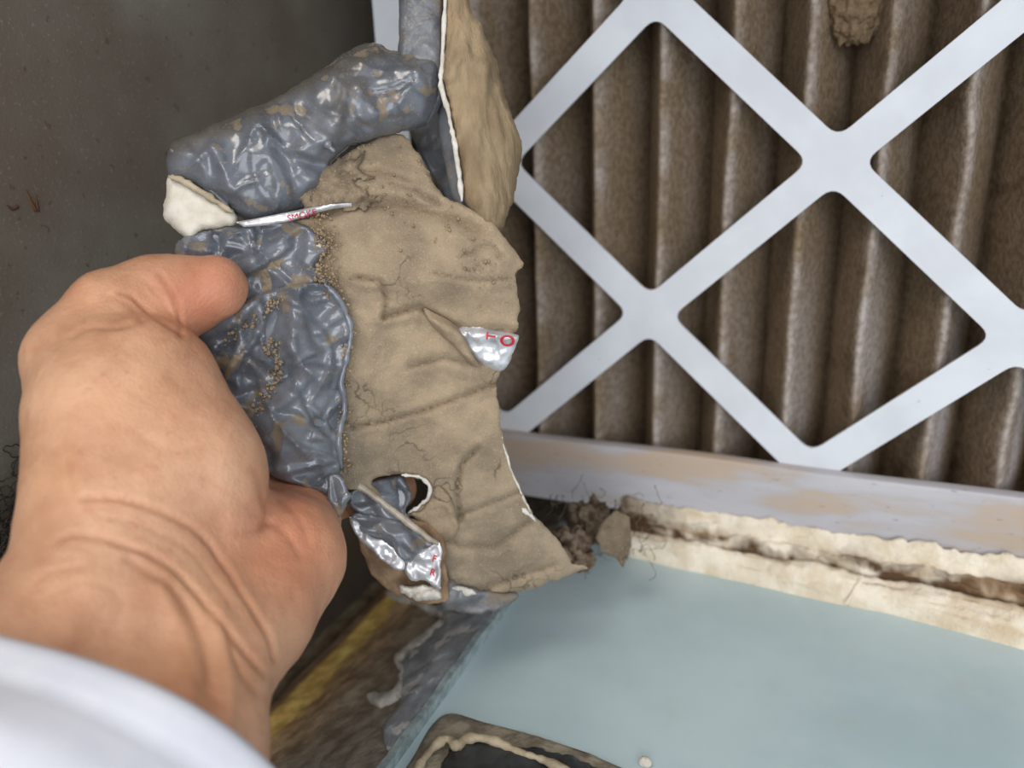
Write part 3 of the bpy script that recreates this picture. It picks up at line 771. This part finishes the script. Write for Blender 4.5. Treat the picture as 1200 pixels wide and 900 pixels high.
# rolled, tape-wrapped upper edge
def Droll(P): return .2400+(P[:, 0]-200)*3.0e-5+.0010*fbm(P, .02, 3, 25)
def tapewr(a, sc, seed, direc=None):
    def f(P):
        area_ = np.prod(P.max(0)-P.min(0)); n_ = int(np.clip(area_/420, 8, 130))
        return -a*.75*folds(P, n_, seed, 1.0, direc=direc)-.35*a*fbm(P, .03, 2, seed+5)
    return f
ROLL_ = [(196, 186), (203, 165), (236, 152), (286, 131), (332, 109), (386, 74), (414, 56), (440, 50), (462, 60), (490, 58), (512, 66), (520, 95), (512, 128), (496, 148), (466, 156), (434, 164), (408, 174), (390, 190), (384, 212), (362, 238), (338, 250), (300, 261), (272, 249), (244, 229), (216, 213), (198, 206)]
def rollcol(P, D):
    c = np.ones((len(P), 3))
    k = (sstep(26, 4, polydist(P, [(203, 165), (286, 131), (386, 74), (440, 50), (500, 60)])+8*noise(P, .05, 3))*.75)[:, None]
    k2 = (np.exp(-((P[:, 0]-385)/70)**2-((P[:, 1]-110)/40)**2)*.5*(1+noise(P, .05, 6)))[:, None]
    k = np.clip(1.25*k+k2, 0, .9)
    return c*(1-k)+np.array([.80, .66, .50])*k
roll_ = sheet('taped_roll', ROLL_, Droll, M['tape'], piece, 3.2, 46, .0105, .008, tapewr(.0024, .028, 31), rough=1.2, color=rollcol)
# seams where tape laps over itself
curl('tape_seam', [(367, 118), (378, 140), (384, 168), (392, 178)], .0011, M['tape'], lambda P: Droll(P)-.0095, roll_)
curl('tape_seam', [(200, 175), (222, 196), (245, 220), (270, 246)], .0009, M['tape'], lambda P: Droll(P)-.0052, roll_)
# upright tape strip going on above the frame
STRIP = [(470, -230), (492, -246), (516, -225), (519, 0), (520, 60), (522, 112), (512, 134), (498, 148), (482, 120), (466, 62), (468, 40), (467, 0)]
sheet('tape_strip', STRIP, lambda P: .2475+.0008*fbm(P, .03, 2, 61), M['tape_dusty'], piece, 3.5, 16, .0030, .0012, tapewr(.0012, .03, 41), rough=.8, curve=False)
# tan flap with its white torn edge
FLAP = [(520, -235), (532, -250), (548, -200), (556, -80), (551, 0), (565, 32), (580, 70), (590, 105), (601, 140), (611, 164), (609, 200), (601, 235), (591, 262), (583, 276), (570, 266), (556, 252), (545, 236), (541, 205), (536, 180), (527, 130), (519, 92), (521, 40)]
def Dflap(P): return .2440+(P[:, 0]-515)*9e-5+.0018*fbm(P*np.array([2.2, .6]), .02, 3, 71)
flap_ = sheet('fibrous_flap', FLAP, Dflap, M['fluff'], piece, 3, 26, .0060, .004, lambda P: -.0022*(crumple(P*np.array([1.6, .55]), .03, 73)-.5), rough=1.5)
curl('torn_white_edge', [(520, -230), (521, -70), (521, 0), (519, 60), (517, 100), (524, 128), (531, 160), (537, 195), (541, 236)], .0007, M['white'], lambda P: .2425+0*P[:, 0], flap_)
sheet('flap_backing', [(513, 112), (520, 110), (528, 140), (536, 190), (541, 238), (532, 236), (524, 205), (515, 160)], lambda P: .2455+(540-P[:, 0])*2.5e-4, M['tape_dusty'], piece, 3, 4, .0004, .0010, tapewr(.0006, .05, 46))
sheet('inner_fold', [(478, 142), (500, 120), (528, 112), (540, 170), (552, 250), (526, 244), (505, 205), (488, 172)], lambda P: .276+0*P[:, 0], M['tape_dusty'], piece, 4, 5, .0006, .0012, tapewr(.0015, .04, 48))  # extra sheet added behind roll and flap to stand in for the gap's shade
# white foam core
foam_ = sheet('foam_core', [(197, 206), (216, 212), (246, 230), (272, 246), (278, 260), (266, 267), (240, 271), (222, 281), (210, 273), (193, 258), (191, 244), (195, 228)], lambda P: .2375+.0006*fbm(P, .05, 2, 66), M['foam'], piece, 3, 14, .0035, .006, lambda P: -.0006*fbm(P, .09, 3, 67), rough=1.2)
curl('torn_paper_rim', [(198, 207), (216, 213), (246, 231), (273, 250)], .0009, M['gunk'], lambda P: .2335+0*P[:, 0], foam_)
# tape patches over the lower left
sheet('tape_patch', [(206, 286), (240, 272), (290, 263), (338, 258), (372, 272), (386, 292), (372, 312), (388, 334), (372, 346), (330, 352), (280, 362), (235, 380), (214, 372), (210, 330)], off(-.0020), M['tape'], piece, 3, 9, .0010, .0012, tapewr(.0034, .026, 51), rough=1.2)
sheet('tape_patch', [(222, 384), (262, 360), (310, 342), (350, 332), (378, 334), (398, 350), (413, 386), (408, 420), (401, 446), (405, 480), (398, 510), (401, 556), (409, 580), (398, 604), (384, 584), (352, 570), (318, 556), (290, 520), (258, 470), (236, 420)], off(-.0036), M['tape'], piece, 3, 10, .0014, .0014, tapewr(.0044, .024, 57), rough=1.2)
sheet('tape_scrap', [(384, 560), (398, 556), (408, 572), (409, 588), (396, 606), (386, 590)], lambda P: .2395+0*P[:, 0], M['tape'], piece, 2.4, 4, .0006, .0006, tapewr(.0016, .05, 64), rough=2)
curl('tape_seam', [(380, 332), (398, 352), (411, 386), (406, 420), (400, 450), (404, 480), (397, 512), (400, 550)], .0009, M['tape'], off(-.0042))
# printed foil ribbon
RIB = [(276, 260), (300, 256), (330, 250), (360, 244), (390, 239), (412, 238), (412, 242), (390, 245), (366, 251), (340, 259), (312, 264), (286, 266)]
Drib = lambda P: Dmain(P)-.0052+.00005*np.abs(P[:, 0]-330)*.4
ribbon_ = sheet('foil_ribbon', RIB, Drib, M['foil'], piece, 2.4, 3, .0004, .0004, curve=False)
def lettering(text, cx, cy_, size, ang, dfun, clip=None, squash=1, weight=.0, on=None):
    cu = bpy.data.curves.new('print', 'FONT'); cu.body = text; cu.size = 1; cu.align_x = 'CENTER'; cu.align_y = 'CENTER'; cu.resolution_u = 4; cu.offset = weight
    ob = bpy.data.objects.new('print', cu); COL.objects.link(ob)
    me0 = bpy.data.meshes.new_from_object(ob.evaluated_get(bpy.context.evaluated_depsgraph_get()))
    co = np.array([v.co[:2] for v in me0.vertices]); Fc = [list(p.vertices) for p in me0.polygons]
    bpy.data.objects.remove(ob, do_unlink=True)
    co = co*np.array([size, size*squash]); ca, sa = math.cos(ang), math.sin(ang)
    P = np.stack([cx+co[:, 0]*ca+co[:, 1]*sa, cy_+co[:, 0]*sa-co[:, 1]*ca], 1)
    if clip is not None:
        keep = clip(P); Fc = [f for f in Fc if keep[f].all()]
    o = mesh('red_print', at(P[:, 0], P[:, 1], dfun(P)), Fc, M['red'], on or piece, smooth=False)
    o['label'] = 'red printed letters'
    return o
lettering('SMOKE', 354, 252.5, 11, -.24, lambda P: Drib(P)-.0007, on=ribbon_)
# foil tab at the right rim with red letters, curled film beside it
TAB = [(536, 386), (560, 383), (600, 391), (608, 396), (601, 414), (591, 434), (574, 432), (560, 422), (548, 408)]
Dtab = lambda P: Dmain(P)-.0006+.0000*P[:, 0]
tab_ = sheet('foil_tab', TAB, Dtab, M['foil'], piece, 2.6, 4, .0008, .0006, lambda P: -.0016*(crumple(P, .05, 83)-.4), rough=.6)
lettering('O', 594.5, 400, 22, .12, lambda P: Dtab(P)-.0026, squash=.82, weight=.03, on=tab_)
lettering('T', 576, 394, 15, -1.45, lambda P: Dtab(P)-.0026, weight=.03, on=tab_)
sheet('film_curl', [(496, 361), (508, 366), (530, 378), (542, 392), (552, 412), (562, 430), (550, 426), (534, 408), (516, 392), (502, 376)], lambda P: Dmain(P)-.0012-.00004*(P[:, 0]-500), M['dust'], piece, 2.6, 6, .0018, .0005, lambda P: -.0010*folds(P, 10, 85, 1.0, (10, 25), (2, 5)))
# pocket at the bottom: brown backing, folded tape, foil edge, film strap
Dp = lambda P: .2665+np.maximum(0, P[:, 1]-560)*6e-5+.0008*fbm(P, .03, 2, 87)
BR = [(402, 588), (413, 612), (421, 640), (432, 665), (450, 688), (476, 702), (505, 708), (526, 700), (522, 660), (520, 630), (500, 612), (470, 606), (440, 590), (420, 578)]
sheet('brown_backing', BR, Dp, M['brown'], piece, 2.6, 6, .0010, .0016, lambda P: -.0014*folds(P, 26, 89, 1.0, (10, 30), (2, 5)), rough=1.8,
      color=lambda P, D: np.where((D < 5+3*noise(P, .1, 3))[:, None], np.array([1.25, 1.2, 1.15]), 1.0)*(1+.25*fbm(P, .07, 3, 5)[:, None]))
sheet('pocket_tape', [(408, 580), (420, 568), (440, 560), (468, 556), (478, 566), (481, 584), (474, 600), (486, 614), (468, 616), (440, 608), (416, 600)], lambda P: .2622+.00004*(P[:, 0]-410)+.00012*np.maximum(0, 575-P[:, 1]), M['tape'], piece, 2.4, 6, .0016, .0012, tapewr(.0036, .035, 92), rough=1.4)
sheet('pocket_tape', [(413, 603), (440, 604), (466, 610), (490, 622), (512, 632), (512, 642), (496, 650), (474, 660), (458, 650), (436, 634), (416, 620)], lambda P: .2615+.00003*(P[:, 0]-410), M['tape'], piece, 2.4, 5, .0014, .0012, tapewr(.0034, .035, 95, .5), rough=1.4)
sheet('foil_edge', [(410, 606), (420, 612), (432, 626), (446, 634), (458, 640), (474, 658), (470, 669), (456, 662), (438, 648), (422, 634), (414, 620)], lambda P: .2595+.00003*(P[:, 0]-410), M['foil'], piece, 2.4, 3, .0006, .0006, lambda P: -.0018*folds(P, 24, 97, 1.0, (8, 24), (1.5, 4)), rough=1.4)
sheet('film_strap', [(402, 556), (412, 558), (425, 567), (447, 584), (475, 605), (503, 627), (514, 635), (511, 639), (490, 626), (458, 602), (430, 580), (404, 568)], lambda P: .2550+.00006*(P[:, 0]-405), M['film'], piece, 2.2, 3, .0004, .0004, rough=.6)
scrap_ = sheet('printed_scrap', [(474, 664), (486, 648), (504, 640), (516, 636), (517, 664), (515, 690), (498, 680), (482, 680)], lambda P: .2630+.00003*(P[:, 1]-640), M['foil'], piece, 2.4, 4, .0006, .0006, lambda P: -.0016*folds(P, 22, 98, 1.0, (8, 24), (2, 4)), rough=1.2)
lettering('F', 509, 655, 11, .3, lambda P: .2612+0*P[:, 0], weight=.03, on=scrap_); lettering('R', 507, 671, 11, .3, lambda P: .2614+0*P[:, 0], weight=.03, on=scrap_)
sheet('torn_white_rim', [(470, 686), (482, 688), (496, 684), (512, 688), (518, 700), (500, 704), (484, 702), (472, 696)], lambda P: .2680+0*P[:, 0], M['white'], piece, 2.2, 4, .0014, .0010, lambda P: -.0022*crumple(P, .12, 31), rough=2)
sheet('tape_tail', [(512, 640), (522, 664), (540, 684), (576, 694), (606, 696), (596, 710), (566, 719), (536, 717), (516, 706)], lambda P: .2790+(P[:, 0]-515)*3e-5, M['tape_dusty'], piece, 2.4, 4, .0008, .0010, tapewr(.0022, .035, 101), rough=1.6)
sheet('torn_white_rim', [(530, 689), (545, 688), (558, 696), (546, 698)], lambda P: .2772+0*P[:, 0], M['white'], piece, 2, 3, .0006, .0006, rough=1)
# loose crusts of dirt on the tape edge
sheet('dirt_crust', [(352, 236), (362, 212), (390, 192), (412, 184), (430, 176), (424, 196), (440, 206), (412, 216), (452, 232), (420, 243), (384, 247), (366, 250)], off(-.0018), M['dust'], piece, 2.4, 8, .0012, .0008, lambda P: -.0026*(crumple(P, .07, 111)-.4), rough=5, color=lambda P, D: np.array([.74, .74, .75])*(1+.4*fbm(P, .12, 3, 4)[:, None]))
# grains of dirt along the tape rim and over the tape
ico = bmesh.new(); bmesh.ops.create_icosphere(ico, subdivisions=1, radius=1)
IV = np.array([v.co[:] for v in ico.verts]); IF = np.array([[v.index for v in f.verts] for f in ico.faces]); ico.free()
GV, GF = [], []
LINES = [([(356, 240), (365, 214), (395, 190), (430, 170)], 12, 260, 0), ([(372, 258), (384, 290), (376, 318), (392, 340)], 15, 420, .0034), ([(398, 350), (411, 390), (404, 450), (402, 510), (404, 560)], 9, 260, .004),
         ([(318, 400), (322, 440), (305, 470), (300, 500)], 13, 260, .0055), ([(265, 395), (300, 370), (330, 350)], 8, 160, .0055), ([(240, 330), (280, 340)], 12, 60, .004), ([(420, 180), (480, 240), (560, 300), (590, 340)], 40, 120, .0008)]
for ln, sp_, cnt_, lift in LINES:
    L_ = resample(ln, 1, False); g = L_[RNG.integers(0, len(L_), cnt_)]+RNG.normal(0, sp_*.5, (cnt_, 2))
    ok = inside(g, MAIN); g = g[ok]
    dd = Dmain(g)-lift+RNG.normal(0, .0004, len(g)); W_ = at(g[:, 0], g[:, 1], dd); r_ = .00018+.0005*RNG.random(len(g))**3
    for w0, r0 in zip(W_, r_):
        GF.append(IF+len(GV)*len(IV)); GV.append(w0+IV*r0*(.7+.6*RNG.random((len(IV), 1))))
o = mesh('dirt_grains', np.concatenate(GV), np.concatenate(GF), M['dust'], piece, color=np.ones((len(GV)*len(IV), 3))*np.array([.95, .92, .85])); o['kind'] = 'stuff'

# ------------------------------------------------------------------ small debris
def on_plane(px, py, axis, val):
    d = FW+RT*(px-600)/F-UP*(py-450)/F; t = (val-CAM[axis])/d[axis]; return CAM+d*t
# grey dust flake and clumps at the torn end of the strip
dc = thing('dust_clump', 'ragged brown dust clump at the torn end of the cream strip', 'dust', tuple(on_plane(700, 640, 2, PZ)))
for (px, py, dd, r, sd_) in [(668, 640, .318, .0075, 1), (690, 612, .330, .0085, 2), (655, 655, .312, .005, 3), (682, 658, .312, .0042, 4)]:
    blob('fluff', at(px, py, dd), (r, r*.8, r*.9), M['dustclump'], dc, .45, 330, sd_, 5)
P, T, D = triangulate(resample([(706, 612), (722, 598), (738, 606), (740, 640), (730, 666), (722, 654), (706, 648), (698, 630)], 4), 4)
fr = at(P[:, 0], P[:, 1], .312+.0040*crumple(P, .05, 9)); V, Fc = slab(P, T, fr, fr+FW*.0012)
mesh('flake', V, Fc, M['dust'], dc, color=np.ones((len(V), 3))*np.array([.52, .53, .54]))
fb = []
for k in range(70):
    p0 = at(random.uniform(640, 770), random.uniform(575, 660), random.uniform(.315, .335)); v_ = RNG.normal(0, 1, 3); v_ /= np.linalg.norm(v_); ln = [p0]
    for i in range(7): v_ = v_+RNG.normal(0, .5, 3); v_ /= np.linalg.norm(v_); ln.append(ln[-1]+v_*.0016)
    fb.append(np.array(ln))
FV, FF = [], []
for ln in fb:
    b0 = len(FV)
    for p_ in ln:
        for j in range(3): FV.append(p_+.00016*np.array([math.cos(j*2.1), math.sin(j*2.1), .3*j]))
    FF += [[b0+i*3+j, b0+i*3+(j+1) % 3, b0+i*3+3+(j+1) % 3, b0+i*3+3+j] for i in range(7) for j in range(3)]
o = mesh('lint_fibres', FV, FF, M['dustclump'], dc); o['kind'] = 'stuff'
# torn sealant rim on the panel in the foreground
gk = thing('torn_gasket', 'blurred torn beige and black gasket lying on the near edge of the teal panel', 'gasket', tuple(on_plane(600, 900, 2, PZ)))
def flat(name, outline, mt, H, z, R=10, step=7, seed=1, nz_=.001):
    out = resample(spline(outline, 5), step); P, T, D = triangulate(out, step)
    B = np.array([on_plane(p[0], p[1], 2, PZ+z) for p in P]); pr = np.sqrt(np.clip(1-(1-np.clip(D/R, 0, 1))**2, 0, 1))
    tp = B+np.array([0, 0, 1])*(H*pr+nz_*fbm(B, 180, 3, seed)*pr)[:, None]; V, Fc = slab(P, T, tp, B)
    return mesh(name, V, Fc, mt, gk, color=np.ones((len(V), 3)))
flat('dusty_base', [(462, 930), (486, 884), (506, 850), (528, 836), (566, 846), (612, 858), (664, 874), (706, 890), (760, 925), (700, 990), (560, 1000), (470, 990)], M['dustbase'], .0016, .0001, 14, 5, 3)
flat('black_core', [(512, 915), (520, 884), (540, 872), (590, 872), (640, 880), (690, 896), (730, 925), (690, 975), (570, 985), (500, 970)], M['black'], .0026, .0006, 10, 7, 4, .0016)
pp = spline([(478, 930), (490, 900), (508, 876), (524, 866), (536, 874), (546, 866), (572, 866), (606, 880), (640, 892), (680, 912)], 6, False)
B = np.array([on_plane(p[0], p[1], 2, PZ+.004) for p in pp])
tube('sealant_rim', B, .0013*(1+.45*noise(pp, .08, 5)+.25*noise(pp, .3, 6)), M['gunk'], gk, 10)
tag(blob('foam_crumb', on_plane(757, 893, 2, PZ+.0016), (.0019, .0016, .0017), M['white'], None, .25, 500, 3, 3), 'tiny white foam crumb lying on the teal panel', 'crumb')
# tangled fibres stuck to the side wall behind the wrist
hc = bpy.data.curves.new('fibre_tangle', 'CURVE'); hc.dimensions = '3D'; hc.bevel_depth = .00020; hc.bevel_resolution = 1
for k in range(70):
    y0 = 525+170*random.random()**.7; x0_ = 26-max(0, y0-610)*.25+random.uniform(-16, 18); a = random.uniform(0, 6.28); pts = []
    for i in range(22):
        pts.append(on_plane(x0_, y0, 0, -.1488+.0012*random.random())); a += random.uniform(-.9, 1.0); x0_ += 3.0*math.cos(a); y0 += 3.0*math.sin(a)+.5
        x0_ = min(max(x0_, -40), 60)
    s = hc.splines.new('POLY'); s.points.add(len(pts)-1)
    for i, p_ in enumerate(pts): s.points[i].co = (*p_, 1)
tmp = bpy.data.objects.new('tmp', hc); COL.objects.link(tmp)
me = bpy.data.meshes.new_from_object(tmp.evaluated_get(bpy.context.evaluated_depsgraph_get())); bpy.data.objects.remove(tmp, do_unlink=True)
me.materials.clear()
ft = link('fibre_tangle', me, M['hair']); tag(ft, 'tangle of dark fibres stuck to the grey side wall behind the wrist', 'fibres'); ft['kind'] = 'stuff'
tag(blob('lint_fleck', on_plane(33, 540, 0, -.1490), (.0008, .0012, .0032), M['white'], None, .3, 400, 8, 3), 'small white lint fleck on the side wall beside the wrist', 'lint')
# rust drips on the wall
rd = thing('rust_mark', 'small brown rust drip on the dull grey side wall', 'rust', tuple(on_plane(40, 245, 0, -.15)))
M['rust'] = mat('rust', srgb(96, 62, 40), srgb(70, 46, 32), 300, .9)
for px in ([(30, 222), (36, 236), (42, 247)], [(8, 240), (14, 245), (20, 242)], [(42, 228), (44, 248)]):
    pp = spline(px, 4, False); tube('drip', np.array([on_plane(p[0], p[1], 0, -.1499) for p in pp]), np.linspace(.0002, .0007, len(pp)), M['rust'], rd, 6)
